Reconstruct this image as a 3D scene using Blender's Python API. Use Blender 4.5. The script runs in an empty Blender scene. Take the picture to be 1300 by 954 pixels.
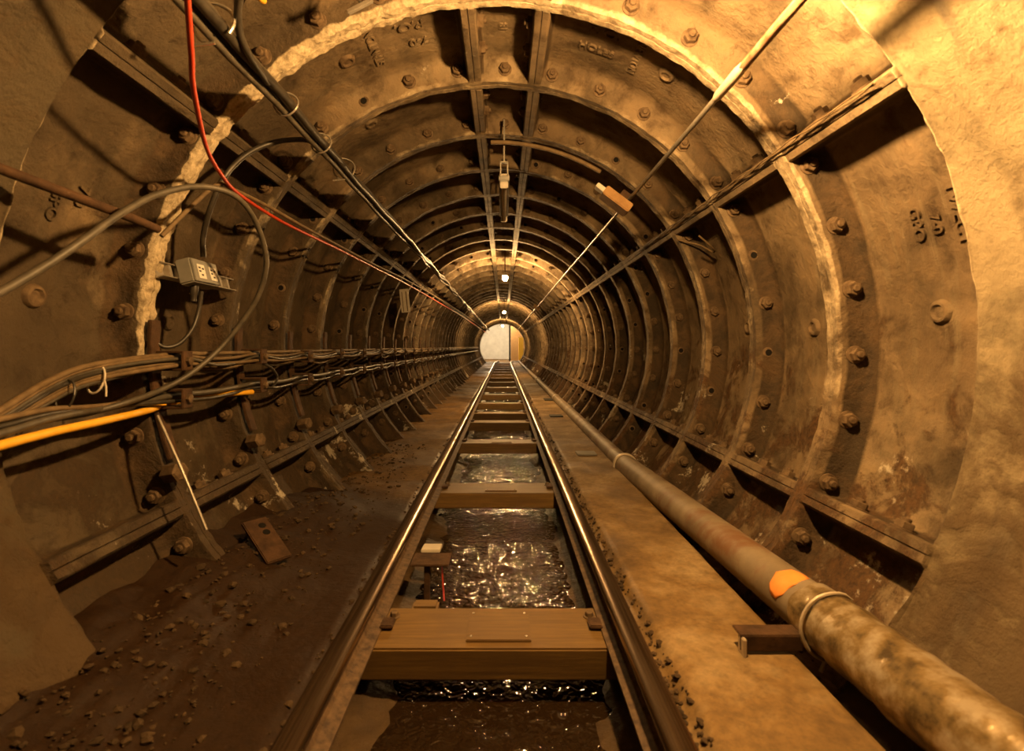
import bpy, bmesh, math, random
from mathutils import Vector, Matrix, noise
random.seed(7)
S = bpy.context.scene
COL = S.collection
PI = math.pi
F = 646.0; VX = 639.0; VY = 440.0; CZ = 0.76          # focal length in px, vanishing point, camera height
TX, TZ = -0.043, 0.767                                # tunnel axis
RT, RS = 1.07, 1.165                                  # flange tip radius, skin radius
P0 = 0.508                                            # ring pitch
Y1 = 1.557                                            # near edge of the first full flange
def W(px, py, D): return Vector(((px-VX)*D/F, D, CZ-(py-VY)*D/F))
def cyl(th, y, r):
    a = math.radians(th); return Vector((TX+r*math.sin(a), y, TZ+r*math.cos(a)))
def ny(n): return Y1+P0*(n-1)

# ---------------------------------------------------------------- materials
def mat(name):
    m = bpy.data.materials.new(name); m.use_nodes = True
    nt = m.node_tree; b = nt.nodes['Principled BSDF']
    return m, nt, b
def noise_node(nt, scale, detail=6, rough=.6, vec=None, dist=0):
    n = nt.nodes.new('ShaderNodeTexNoise'); n.inputs['Scale'].default_value = scale
    n.inputs['Detail'].default_value = detail; n.inputs['Roughness'].default_value = rough
    n.inputs['Distortion'].default_value = dist
    if vec is None:
        g = nt.nodes.get('geo') or nt.nodes.new('ShaderNodeNewGeometry'); g.name = 'geo'; vec = g.outputs['Position']
    nt.links.new(vec, n.inputs['Vector']); return n
def ramp(nt, src, stops):
    r = nt.nodes.new('ShaderNodeValToRGB'); e = r.color_ramp.elements
    while len(e) < len(stops): e.new(.5)
    for k, (p, c) in enumerate(stops):
        e[k].position = p; e[k].color = (c, c, c, 1) if isinstance(c, (int, float)) else (*c, 1)
    nt.links.new(src, r.inputs[0]); return r
def mix(nt, fac, a, b):
    m = nt.nodes.new('ShaderNodeMix'); m.data_type = 'RGBA'
    for s, v in ((m.inputs[0], fac), (m.inputs[6], a), (m.inputs[7], b)):
        if isinstance(v, (int, float)): s.default_value = v
        elif isinstance(v, tuple): s.default_value = (*v, 1)
        else: nt.links.new(v, s)
    return m.outputs[2]
def math_(nt, op, a, b=None, clamp=False):
    m = nt.nodes.new('ShaderNodeMath'); m.operation = op; m.use_clamp = clamp
    for s, v in ((m.inputs[0], a), (m.inputs[1], b)):
        if v is None: continue
        if isinstance(v, (int, float)): s.default_value = v
        else: nt.links.new(v, s)
    return m.outputs[0]
def bump(nt, b, pairs, prev=None):
    out = None
    for src, st, d in pairs:
        n = nt.nodes.new('ShaderNodeBump'); n.inputs['Strength'].default_value = st; n.inputs['Distance'].default_value = d
        nt.links.new(src, n.inputs['Height'])
        if out: nt.links.new(out, n.inputs['Normal'])
        out = n.outputs[0]
    nt.links.new(out, b.inputs['Normal'])
def simple(name, c1, c2, scale=20, rough=.8, metal=0, bs=.3, bd=.004, spec=.3, rust=None, rt=.62):
    m, nt, b = mat(name)
    n = noise_node(nt, scale); r = ramp(nt, n.outputs[0], ((.3, c1), (.7, c2))); c = r.outputs[0]
    if rust:
        n2 = noise_node(nt, scale*.45, 8, .7, dist=.4); r2 = ramp(nt, n2.outputs[0], ((rt-.08, 0.), (rt+.03, 1.)))
        c = mix(nt, r2.outputs[0], c, rust)
    nt.links.new(c, b.inputs['Base Color'])
    b.inputs['Roughness'].default_value = rough; b.inputs['Metallic'].default_value = metal
    b.inputs['Specular IOR Level'].default_value = spec
    n3 = noise_node(nt, scale*4, 5, .7); bump(nt, b, ((n3.outputs[0], bs, bd),))
    return m

def lining_mat():
    m, nt, b = mat('cast_iron_lining'); L = nt.links
    g = nt.nodes.new('ShaderNodeNewGeometry'); g.name = 'geo'
    sep = nt.nodes.new('ShaderNodeSeparateXYZ'); L.new(g.outputs['Position'], sep.inputs[0])
    at = nt.nodes.new('ShaderNodeAttribute'); at.attribute_name = 'crust'
    big = noise_node(nt, 2.2, 5, .55); mid = noise_node(nt, 9, 8, .65, dist=.3); fine = noise_node(nt, 55, 6, .7)
    base = ramp(nt, big.outputs[0], ((.3, (.10, .068, .037)), (.5, (.19, .136, .078)), (.72, (.275, .208, .125)))).outputs[0]
    spots = ramp(nt, mid.outputs[0], ((.34, (.36, .31, .25)), (.48, (1, 1, 1)), (.68, (1.25, 1.2, 1.1)))).outputs[0]
    mm = nt.nodes.new('ShaderNodeMix'); mm.data_type = 'RGBA'; mm.blend_type = 'MULTIPLY'; mm.inputs[0].default_value = .85
    L.new(base, mm.inputs[6]); L.new(spots, mm.inputs[7]); c = mm.outputs[2]
    # streaks running around the ring
    mp = nt.nodes.new('ShaderNodeMapping'); mp.inputs['Scale'].default_value = (1.2, 14, 1.2); L.new(g.outputs['Position'], mp.inputs[0])
    st = noise_node(nt, 2.5, 5, .6, mp.outputs[0]); sr = ramp(nt, st.outputs[0], ((.52, 0.), (.75, .55)))
    c = mix(nt, sr.outputs[0], c, (.24, .195, .12))
    # rust: more towards the invert, also painting in the weaker light there
    rn = noise_node(nt, 5.5, 9, .72, dist=.5)
    hz = nt.nodes.new('ShaderNodeMapRange'); hz.inputs[1].default_value = .95; hz.inputs[2].default_value = .1
    hz.inputs[3].default_value = 0; hz.inputs[4].default_value = .20; L.new(sep.outputs[2], hz.inputs[0])
    rs = math_(nt, 'ADD', rn.outputs[0], hz.outputs[0]); rr = ramp(nt, rs, ((.61, 0.), (.69, .9)))
    rc = ramp(nt, fine.outputs[0], ((.35, (.040, .021, .010)), (.65, (.125, .062, .023)))).outputs[0]
    c = mix(nt, rr.outputs[0], c, rc)
    # soot on the left side, deepened to stand in for weaker light
    hx = nt.nodes.new('ShaderNodeMapRange'); hx.inputs[1].default_value = -.25; hx.inputs[2].default_value = -1.0
    hx.inputs[3].default_value = 0; hx.inputs[4].default_value = .24; L.new(sep.outputs[0], hx.inputs[0])
    sn = noise_node(nt, 3.1, 7, .65); ss = math_(nt, 'ADD', sn.outputs[0], hx.outputs[0]); sr2 = ramp(nt, ss, ((.50, 0.), (.68, .75)))
    c = mix(nt, sr2.outputs[0], c, (.042, .030, .016))
    # dirt and scale on the flange faces
    dn = math_(nt, 'MULTIPLY', math_(nt, 'MULTIPLY', at.outputs['Fac'], -1.0, True), math_(nt, 'ADD', mid.outputs[0], .45))
    dr = ramp(nt, dn, ((.18, 0.), (.62, .95)))
    dc = ramp(nt, rn.outputs[0], ((.42, (.034, .023, .012)), (.62, (.095, .058, .027)))).outputs[0]
    c = mix(nt, dr.outputs[0], c, dc)
    # lime crust on the flange edges
    cn = math_(nt, 'ADD', math_(nt, 'MULTIPLY', at.outputs['Fac'], .62), math_(nt, 'MULTIPLY', mid.outputs[0], .8))
    cr = ramp(nt, cn, ((.66, 0.), (.88, 1.)))
    cc = ramp(nt, fine.outputs[0], ((.3, (.25, .19, .11)), (.6, (.60, .50, .33)))).outputs[0]
    c = mix(nt, cr.outputs[0], c, cc)
    wn = noise_node(nt, 4.1, 8, .75); ws = math_(nt, 'ADD', wn.outputs[0], math_(nt, 'MULTIPLY', hz.outputs[0], .45)); wr = ramp(nt, ws, ((.665, 0.), (.71, .8)))
    c = mix(nt, wr.outputs[0], c, (.58, .52, .40))
    # smooth infill of the nearest rings
    af = nt.nodes.new('ShaderNodeAttribute'); af.attribute_name = 'infill'
    mp2 = nt.nodes.new('ShaderNodeMapping'); mp2.inputs['Scale'].default_value = (.8, 4.5, .8); L.new(g.outputs['Position'], mp2.inputs[0])
    fn = noise_node(nt, 1.7, 4, .55, mp2.outputs[0], .4)
    fc = ramp(nt, fn.outputs[0], ((.36, (.095, .078, .055)), (.47, (.22, .172, .098)), (.60, (.29, .23, .135)))).outputs[0]
    fc = mix(nt, ramp(nt, mid.outputs[0], ((.36, .35), (.5, 0.))).outputs[0], fc, (.20, .15, .085))
    fc = mix(nt, math_(nt, 'MULTIPLY', sr2.outputs[0], 1.15, True), fc, (.052, .038, .020))  # left of the infill painted darker too, in place of weaker light
    rs2 = ramp(nt, rs, ((.50, 0.), (.66, .8)))
    fc = mix(nt, rs2.outputs[0], fc, (.085, .052, .022))  # dirt low on the infill, doubling as painted falloff of the light
    c = mix(nt, af.outputs['Fac'], c, fc)
    L.new(c, b.inputs['Base Color'])
    b.inputs['Roughness'].default_value = .78; b.inputs['Specular IOR Level'].default_value = .3
    vo = nt.nodes.new('ShaderNodeTexVoronoi'); vo.inputs['Scale'].default_value = 38; L.new(g.outputs['Position'], vo.inputs['Vector'])
    bump(nt, b, ((mid.outputs[0], .6, .022), (fine.outputs[0], .9, .007), (rr.outputs[0], .5, .008), (vo.outputs['Distance'], .15, .004)))
    return m
M = {}
M['iron'] = lining_mat()
M['bolt'] = simple('rusty_bolt', (.065, .040, .021), (.19, .13, .072), 40, .75, .2, .5, .003)
M['hole'] = simple('hole_dark', (.004, .003, .002), (.008, .006, .004), 20, .95, 0, .1)
M['rust'] = simple('rusted_steel', (.035, .019, .010), (.105, .055, .025), 22, .8, .2, .6, .004)
M['rustcon'] = simple('rusty_conduit', (.10, .04, .015), (.26, .17, .10), 26, .65, .3, .5, .002)
M['black'] = simple('black_cable_sheath', (.018, .015, .011), (.05, .042, .03), 30, .42, 0, .2, .001, .5)
M['greyc'] = simple('grey_cable_sheath', (.042, .036, .026), (.095, .08, .055), 30, .5, 0, .2, .001, .5)
M['brownc'] = simple('brown_dusty_cable', (.09, .06, .03), (.19, .13, .065), 30, .7, 0, .2, .001)
M['red'] = simple('red_cable_sheath', (.36, .030, .009), (.46, .050, .014), 30, .45, 0, .1, .001, .5)
M['orange'] = simple('orange_cable_sheath', (.42, .10, .02), (.55, .15, .04), 30, .5, 0, .1, .001, .5)
M['yellow'] = simple('yellow_cable_sheath', (.75, .38, .02), (.85, .47, .04), 30, .45, 0, .1, .001, .5)
M['steel'] = simple('grey_galvanised', (.30, .27, .22), (.46, .42, .36), 30, .4, .6, .15, .001, .5)
M['bright'] = simple('bright_metal', (.65, .6, .5), (.8, .76, .66), 30, .25, .8, .1, .001, .5)
M['white'] = simple('white_plastic', (.66, .63, .56), (.76, .73, .66), 30, .5, 0, .1, .001)
M['greybox'] = simple('grey_enamel', (.20, .20, .18), (.27, .26, .23), 12, .45, .1, .15, .001, .5)
M['ink'] = simple('dark_ink', (.02, .018, .015), (.03, .027, .02), 12, .7)
M['block'] = simple('orange_brown_block', (.24, .13, .045), (.36, .21, .08), 25, .7, 0, .3, .002)
M['tag'] = simple('pale_tag', (.50, .45, .36), (.62, .57, .46), 12, .6)
M['stone'] = simple('rubble_stone', (.025, .015, .006), (.085, .052, .023), 12, .85, 0, .8, .006)
M['pipe'] = simple('painted_pipe', (.13, .095, .055), (.27, .215, .14), 7, .62, .0, .35, .003, .45, (.16, .08, .035), .60)
M['pipeor'] = simple('orange_primer', (.75, .25, .045), (.85, .33, .07), 14, .6)
M['collar'] = simple('pale_collar', (.42, .36, .26), (.58, .50, .38), 20, .5, .3, .3, .002)
def foil():
    m, nt, b = mat('tape_wrap_foil'); n = noise_node(nt, 16, 6, .6); r = ramp(nt, n.outputs[0], ((.38, (.10, .07, .035)), (.5, (.27, .19, .085)), (.62, (.46, .38, .26))))
    nt.links.new(r.outputs[0], b.inputs['Base Color']); b.inputs['Metallic'].default_value = .45
    b.inputs['Roughness'].default_value = .32; n2 = noise_node(nt, 30, 3, .5); bump(nt, b, ((n2.outputs[0], .5, .008),)); return m
M['foil'] = foil()
def rail_m():
    m, nt, b = mat('rail_steel'); g = nt.nodes.new('ShaderNodeNewGeometry'); g.name = 'geo'
    sp = nt.nodes.new('ShaderNodeSeparateXYZ'); nt.links.new(g.outputs['Normal'], sp.inputs[0])
    s2 = nt.nodes.new('ShaderNodeSeparateXYZ'); nt.links.new(g.outputs['Position'], s2.inputs[0])
    hi = math_(nt, 'GREATER_THAN', s2.outputs[2], .078)
    mp = nt.nodes.new('ShaderNodeMapping'); mp.inputs['Scale'].default_value = (50, 1.0, 50); nt.links.new(g.outputs['Position'], mp.inputs[0])
    n = noise_node(nt, 3, 5, .6, mp.outputs[0]); n2 = noise_node(nt, 40, 6, .7)
    top = ramp(nt, n.outputs[0], ((.35, (.16, .095, .05)), (.6, (.36, .26, .17)))).outputs[0]
    low = ramp(nt, n2.outputs[0], ((.35, (.035, .019, .009)), (.65, (.13, .08, .04)))).outputs[0]
    nt.links.new(mix(nt, hi, low, top), b.inputs['Base Color'])
    rg = mix(nt, hi, (.8, .8, .8), (.24, .24, .24)); nt.links.new(rg, b.inputs['Roughness'])
    nt.links.new(math_(nt, 'MULTIPLY', hi, .95), b.inputs['Metallic'])
    bump(nt, b, ((n2.outputs[0], .12, .001),)); return m
M['rail'] = rail_m()
def wood():
    m, nt, b = mat('sleeper_timber'); g = nt.nodes.new('ShaderNodeNewGeometry'); g.name = 'geo'
    mp = nt.nodes.new('ShaderNodeMapping'); mp.inputs['Scale'].default_value = (2, 30, 30); nt.links.new(g.outputs['Position'], mp.inputs[0])
    n = noise_node(nt, 2.2, 7, .65, mp.outputs[0]); n2 = noise_node(nt, 5, 6, .6)
    c = ramp(nt, n.outputs[0], ((.3, (.09, .048, .010)), (.7, (.175, .10, .022)))).outputs[0]
    c = mix(nt, ramp(nt, n2.outputs[0], ((.45, 0.), (.7, .7))).outputs[0], c, (.10, .055, .017))
    nt.links.new(c, b.inputs['Base Color']); b.inputs['Roughness'].default_value = .62
    bump(nt, b, ((n.outputs[0], .3, .003),)); return m
M['wood'] = wood()
def ground(name, dark, midc, lite, wet=.45, bd=.03, sc=3.2, rough=(.35, .8), mud=False):
    m, nt, b = mat(name); a = noise_node(nt, sc, 8, .62, dist=.3); f = noise_node(nt, 45, 7, .75); w = noise_node(nt, 1.3, 4, .5)
    c = ramp(nt, a.outputs[0], ((.32, dark), (.5, midc), (.7, lite))).outputs[0]
    f2 = ramp(nt, f.outputs[0], ((.35, .55), (.6, 1.1))).outputs[0]
    mm = nt.nodes.new('ShaderNodeMix'); mm.data_type = 'RGBA'; mm.blend_type = 'MULTIPLY'; mm.inputs[0].default_value = .7
    if mud:      # a pool of darker silt lies over the nearer floor
        sp = nt.nodes.new('ShaderNodeSeparateXYZ'); nt.links.new(nt.nodes['geo'].outputs['Position'], sp.inputs[0])
        md = math_(nt, 'ADD', math_(nt, 'ADD', sp.outputs[1], math_(nt, 'MULTIPLY', sp.outputs[0], 1.0)), math_(nt, 'MULTIPLY', w.outputs[0], 1.3))
        mr = nt.nodes.new('ShaderNodeMapRange'); mr.inputs[1].default_value = 2.75; mr.inputs[2].default_value = 2.45; nt.links.new(md, mr.inputs[0])
        c = mix(nt, mr.outputs[0], c, (.026, .012, .0035))
    nt.links.new(c, mm.inputs[6]); nt.links.new(f2, mm.inputs[7]); nt.links.new(mm.outputs[2], b.inputs['Base Color'])
    r = ramp(nt, w.outputs[0], ((wet-.06, rough[0]), (wet+.06, rough[1]))); nt.links.new(r.outputs[0], b.inputs['Roughness'])
    b.inputs['Specular IOR Level'].default_value = .2 if mud else .4
    bump(nt, b, ((a.outputs[0], .35, bd), (f.outputs[0], .5, .006))); return m
M['floorL'] = ground('wet_brown_floor', (.06, .031, .008), (.12, .064, .016), (.19, .11, .032), .5, rough=(.5, .85), mud=True)
M['floorR'] = ground('tan_concrete_bench', (.10, .058, .018), (.19, .115, .038), (.33, .24, .12), .42, .012, 4.5)
M['gutter'] = ground('rusty_silt', (.05, .026, .012), (.12, .068, .028), (.30, .24, .16), .45, .03, 9)
def ditch_mat():
    m, nt, b = mat('ditch_silt'); a = noise_node(nt, 6, 8, .6); f = noise_node(nt, 50, 6, .7)
    nt.links.new(ramp(nt, a.outputs[0], ((.35, (.025, .014, .006)), (.65, (.09, .055, .022)))).outputs[0], b.inputs['Base Color'])
    b.inputs['Roughness'].default_value = .5; b.inputs['Specular IOR Level'].default_value = .3; bump(nt, b, ((a.outputs[0], .8, .04), (f.outputs[0], .8, .010))); return m
M['ditch'] = ditch_mat()
def water():
    m, nt, b = mat('trickling_water'); b.inputs['Base Color'].default_value = (.018, .010, .004, 1)
    b.inputs['Roughness'].default_value = .02; b.inputs['Specular IOR Level'].default_value = 1.
    g = nt.nodes.new('ShaderNodeNewGeometry'); g.name = 'geo'
    n = noise_node(nt, 34, 1, .5, dist=1.2); n2 = noise_node(nt, 12, 1, .5, dist=.6); bump(nt, b, ((n2.outputs[0], 1., .010), (n.outputs[0], 1., .0085))); return m
M['water'] = water()
def emis(name, col, st):
    m, nt, b = mat(name); b.inputs['Base Color'].default_value = (*col, 1); b.inputs['Emission Color'].default_value = (*col, 1)
    b.inputs['Emission Strength'].default_value = st; return m
WARM = (1.0, .555, .195)
M['lamp0'] = emis('lamp_glow', WARM, 3700)
M['lamp1'] = emis('lamp_glow_far', (1.0, .58, .22), 3300)
M['lampw'] = emis('station_glow', (1.0, .76, .48), 1100)
M['plaster'] = simple('white_station_wall', (.62, .60, .55), (.78, .76, .70), 3, .7)
M['ypaint'] = simple('yellow_paint', (.8, .5, .05), (.85, .55, .08), 3, .5)

# ---------------------------------------------------------------- mesh helpers
def tag(o, label=None, cat=None, group=None, kind=None):
    if label: o['label'] = label
    if cat: o['category'] = cat
    if group: o['group'] = group
    if kind: o['kind'] = kind
    return o
def empty(name, loc=(0, 0, 0)):
    o = bpy.data.objects.new(name, None); o.empty_display_size = .05; o.location = loc; COL.objects.link(o); return o
class MB:
    def __init__(s): s.v = []; s.f = []
    def add(s, vs, fs):
        n = len(s.v); s.v += [tuple(v) for v in vs]; s.f += [tuple(i+n for i in f) for f in fs]
    def box(s, c, d, R=None, bev=0.004):
        bm = bmesh.new(); bmesh.ops.create_cube(bm, size=1)
        for v in bm.verts: v.co = Vector((v.co.x*d[0], v.co.y*d[1], v.co.z*d[2]))
        if bev: bmesh.ops.bevel(bm, geom=bm.edges[:], offset=min(bev, min(d)*.3), segments=2, affect='EDGES')
        if R is not None: bmesh.ops.transform(bm, matrix=R.to_4x4(), verts=bm.verts)
        for v in bm.verts: v.co += Vector(c)
        s.bm(bm)
    def bm(s, bm):
        bm.verts.index_update(); s.add([v.co[:] for v in bm.verts], [[v.index for v in f.verts] for f in bm.faces]); bm.free()
    def tube(s, pts, r, n=10, wob=0, cap=True):
        pts = [Vector(p) for p in pts]; k = len(pts); rs = r if isinstance(r, (list, tuple)) else [r]*k
        T = [(pts[min(i+1, k-1)]-pts[max(i-1, 0)]).normalized() for i in range(k)]
        u = T[0].orthogonal().normalized(); vs = []; fs = []
        for i in range(k):
            u = (u-T[i]*u.dot(T[i])).normalized(); w = T[i].cross(u)
            for j in range(n):
                a = 2*PI*j/n; q = rs[i]
                if wob:
                    q *= 1+wob*noise.noise(pts[i]*18+Vector((math.cos(a), math.sin(a), 0))*1.3)
                vs.append(pts[i]+(u*math.cos(a)+w*math.sin(a))*q)
        for i in range(k-1):
            for j in range(n):
                a = i*n+j; b = i*n+(j+1) % n; fs.append((a, b, b+n, a+n))
        if cap: fs += [tuple(range(n))[::-1], tuple(range((k-1)*n, k*n))]
        s.add(vs, fs)
    def lathe(s, prof, M4, n=16):
        vs = []; fs = []; k = len(prof)
        for (z, r) in prof:
            for j in range(n):
                a = 2*PI*j/n; vs.append(M4 @ Vector((r*math.cos(a), r*math.sin(a), z)))
        for i in range(k-1):
            for j in range(n):
                a = i*n+j; b = i*n+(j+1) % n; fs.append((a, b, b+n, a+n))
        fs += [tuple(range(n))[::-1], tuple(range((k-1)*n, k*n))]
        s.add(vs, fs)
    def mesh(s, name, m, smooth=40):
        me = bpy.data.meshes.new(name); me.from_pydata(s.v, [], s.f); me.materials.append(m); me.validate()
        bm = bmesh.new(); bm.from_mesh(me); bmesh.ops.recalc_face_normals(bm, faces=bm.faces); bm.to_mesh(me); bm.free()
        if smooth:
            me.polygons.foreach_set('use_smooth', [True]*len(me.polygons)); me.set_sharp_from_angle(angle=math.radians(smooth))
        return me
    def build(s, name, m, parent=None, loc=None, smooth=40):
        o = bpy.data.objects.new(name, s.mesh(name, m, smooth)); COL.objects.link(o)
        if parent: o.parent = parent
        if loc is not None: o.location = loc
        return o
def obj(name, me, parent=None):
    o = bpy.data.objects.new(name, me); COL.objects.link(o); o.parent = parent; return o
def spline(pts, sub=8):
    pts = [Vector(p) for p in pts]; out = []
    for i in range(len(pts)-1):
        p0 = pts[max(i-1, 0)]; p1 = pts[i]; p2 = pts[i+1]; p3 = pts[min(i+2, len(pts)-1)]
        for j in range(sub):
            t = j/sub
            out.append(.5*((2*p1)+(p2-p0)*t+(2*p0-5*p1+4*p2-p3)*t*t+(3*p1-p0-3*p2+p3)*t**3))
    out.append(pts[-1]); return out
def copy_tree(o, parent=None):
    c = o.copy(); COL.objects.link(c); c.parent = parent
    for ch in [x for x in o.children]: copy_tree(ch, c)
    return c
ORD = ['first', 'second', 'third', 'fourth', 'fifth', 'sixth', 'seventh', 'eighth', 'ninth', 'tenth', 'eleventh', 'twelfth', 'thirteenth', 'fourteenth', 'fifteenth', 'sixteenth', 'seventeenth', 'eighteenth', 'nineteenth', 'twentieth']

# ---------------------------------------------------------------- the iron lining
SEAMS = [-117.9, -51.9, -3.9, 9.0, 57.4, 115.6]
SH = 1.45
PROF = [(.000, RT+.010), (.005, RT), (.018, RT), (.030, RT+.001), (.032, RT+.006), (.034, RT+.001), (.046, RT), (.057, RT), (.062, RT+.010),
        (.063, RT+.035), (.064, RS-.030), (.069, RS-.012), (.082, RS-.002), (.11, RS), (.16, RS), (.21, RS), (.26, RS), (.31, RS), (.36, RS), (.41, RS),
        (.455, RS), (.478, RS-.002), (.495, RS-.012), (.503, RS-.030), (.506, RS-.055), (.507, RT+.035)]
PROF_FILL = [(.0, RT+.012), (.06, RT+.012), (.14, RT+.016), (.22, RT+.020), (.30, RT+.018), (.38, RT+.014), (.45, RT+.012)]
PROF_FAR = [(.000, RT+.008), (.006, RT), (.056, RT), (.062, RT+.008), (.064, RS-.02), (.09, RS), (.28, RS), (.455, RS), (.49, RS-.006), (.506, RS-.03)]
def sst(a, b, x):
    t = max(0, min(1, (x-a)/(b-a))); return t*t*(3-2*t)
def columns(a0, a1, step):
    cols = []
    th = a0
    while th < a1-1e-6:
        if all(abs(th-s) > SH+1.1 for s in SEAMS): cols.append((th, 9.))
        th += step
    for s in SEAMS:
        for d, c in ((-SH-.9, RS), (-SH-.45, RS-.010), (-SH-.15, RS-.03), (-SH-.05, RT+.03), (-SH, RT+.008), (-SH+.3, RT), (-.12, RT+.001), (0, RT+.007), (.12, RT+.001), (SH-.3, RT), (SH, RT+.008), (SH+.05, RT+.03), (SH+.15, RS-.03), (SH+.45, RS-.010), (SH+.9, RS)):
            if a0 <= s+d <= a1: cols.append((s+d, c))
    cols.append((a1, 9.)); cols.sort(); return cols
def lining(name, a0, a1, n0, n1, step, prof, rough=1., ):
    cols = columns(a0, a1, step); rows = []
    for n in range(n0, n1):
        for dy, r in prof: rows.append((n, dy, r))
    rows.append((n1, 0., RT+.010 if n1 != 0 else RT+.012))
    fill = prof is PROF_FILL
    vs = []; cr = []
    for n, dy, r in rows:
        y = ny(n)+dy
        for th, cap in cols:
            fl = fill or (n == 0 and (dy < .0571))
            if fl and not fill: r = RT+.012
            rr = r if fl else min(r, cap); p = cyl(th, y, rr)
            tipy = dy < .0625
            tip = rr < RT+.012
            k = .0016+(.0022 if tip else .0020)*rough
            lump = 0; c = .42 if tip else (.10 if tipy else 0.)
            if not tip and dy > .47: c = -.85*sst(30, 58, abs(th))
            if not tip and not tipy and cap < RS-.005: c = -.75 if th < 0 else -.6
            if tip and cap < 9 and not tipy: c = .10; k *= 1.2
            if n == 1 and tip and tipy and -92 < th < -12:
                lump = .009; c = 1.35
            if n == 1 and tip and tipy and th >= -12: c = .85 if th < 12 else .60; lump = .003 if th < 12 else 0
            if n <= 0 and tip and tipy: c = .8; lump = .002
            if n == 1 and dy == 0: lump *= 1.3
            if fl: c = .62-.22*sst(10, -40, th)*1.0 if th > -1e9 else 0; lump = 0
            if fl: c = 5.
            if tip and not fl: c *= 1-.7*sst(80, 112, abs(th+(-5 if th > 0 else -8)))
            q = p*9; e = noise.noise(q)*k+noise.noise(p*31)*k*.7+(abs(noise.noise(p*45))+abs(noise.noise(p*22)))*-lump
            rr2 = rr+e
            yy = y
            if tipy and not fl: yy += noise.noise(p*14+Vector((5, 5, 5)))*.0028*rough + noise.noise(p*40)*.002*rough+ (noise.noise(p*26)*lump*.8)
            if fl: rr2 = rr+noise.noise(p*2.2)*.016+noise.noise(p*6)*.003+noise.noise(p*30)*.0008
            elif not tipy and rr > RS-.05: rr2 += noise.noise(p*2.5)*.003
            if n == 0 and dy > .44 and th < -14 and th > -100: rr2 -= .030*sst(.44, .49, dy)*max(0, .1+noise.noise(p*11)+.5*noise.noise(p*27))*(rr > RT+.02)
            if cap < 8 and not fl and not tipy and n < 3 and th < 0 and tip: rr2 += .006*noise.noise(p*24)+.003*noise.noise(p*50)
            vs.append(cyl(th, yy, rr2)[:]); cr.append(c)
    nc = len(cols); fs = []
    for i in range(len(rows)-1):
        for j in range(nc-1):
            a = i*nc+j; fs.append((a, a+1, a+nc+1, a+nc))
    return vs, fs, cr
def wall(name, a0, a1):
    V = []; Fc = []; C = []
    for n0, n1, st, pr, rg in ((-6, 0, .55, PROF_FILL, 1), (0, 3, .55, PROF, 1.3), (3, 8, 1.1, PROF, 1), (8, 20, 2.2, PROF_FAR, .8), (20, 46, 3.5, PROF_FAR, .6)):
        v, f, c = lining(name, a0, a1, n0, n1, st, pr, rg); b = len(V)
        V += v; C += c; Fc += [tuple(i+b for i in q) for q in f]
    me = bpy.data.meshes.new(name); me.from_pydata(V, [], Fc); me.materials.append(M['iron'])
    at = me.attributes.new('crust', 'FLOAT', 'POINT'); at.data.foreach_set('value', [min(c, 3) if c < 4 else .3 for c in C])
    at = me.attributes.new('infill', 'FLOAT', 'POINT'); at.data.foreach_set('value', [1. if c > 4 else 0. for c in C])
    me.polygons.foreach_set('use_smooth', [True]*len(me.polygons)); me.set_sharp_from_angle(angle=math.radians(50))
    o = bpy.data.objects.new(name, me); COL.objects.link(o); tag(o, kind='structure'); return o
WL = wall('wall_left', -148, -51.9+2.6); WR = wall('wall_right', 57.4-2.6, 150); CE = wall('ceiling', -51.9+2.6, 57.4-2.6)

# bolts
def bolt_mesh():
    b = MB(); I = Matrix.Identity(4)
    b.lathe([(-.002, .034), (.004, .034), (.006, .031)], I, 18)
    b.lathe([(.004, .0245), (.007, .0275), (.025, .0275), (.028, .024)], I, 6)
    b.lathe([(.024, .0135), (.036, .0135), (.039, .010)], I, 12)
    return b
def hole_mesh():
    vs = MB(); vs.lathe([(-.002, .030), (.003, .027), (.005, .022), (.0045, .017)], Matrix.Identity(4), 18); return vs
bolt_me = bolt_mesh().mesh('bolt', M['bolt'])
lo = MB(); lo.lathe([(-.002, .030), (.005, .029)], Matrix.Identity(4), 10); lo.lathe([(.004, .025), (.028, .025)], Matrix.Identity(4), 6)
bolt_lo = lo.mesh('bolt', M['bolt'])
hb = hole_mesh(); hole_me = hb.mesh('bolt_hole', M['bolt'])
hd = MB(); hd.lathe([(.0046, .0165), (.0052, .0160)], Matrix.Identity(4), 18); hole_in = hd.mesh('hole_shade', M['hole'])  # flat black disc, painted shade for the inside of an empty hole
rng = random.Random(3)
def Mz(d, p, spin):
    return Matrix.Translation(p) @ Vector(d).to_track_quat('Z', 'Y').to_matrix().to_4x4() @ Matrix.Rotation(spin, 4, 'Z')
spots = []       # (ring, theta, matrix, kind, wall)
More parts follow.
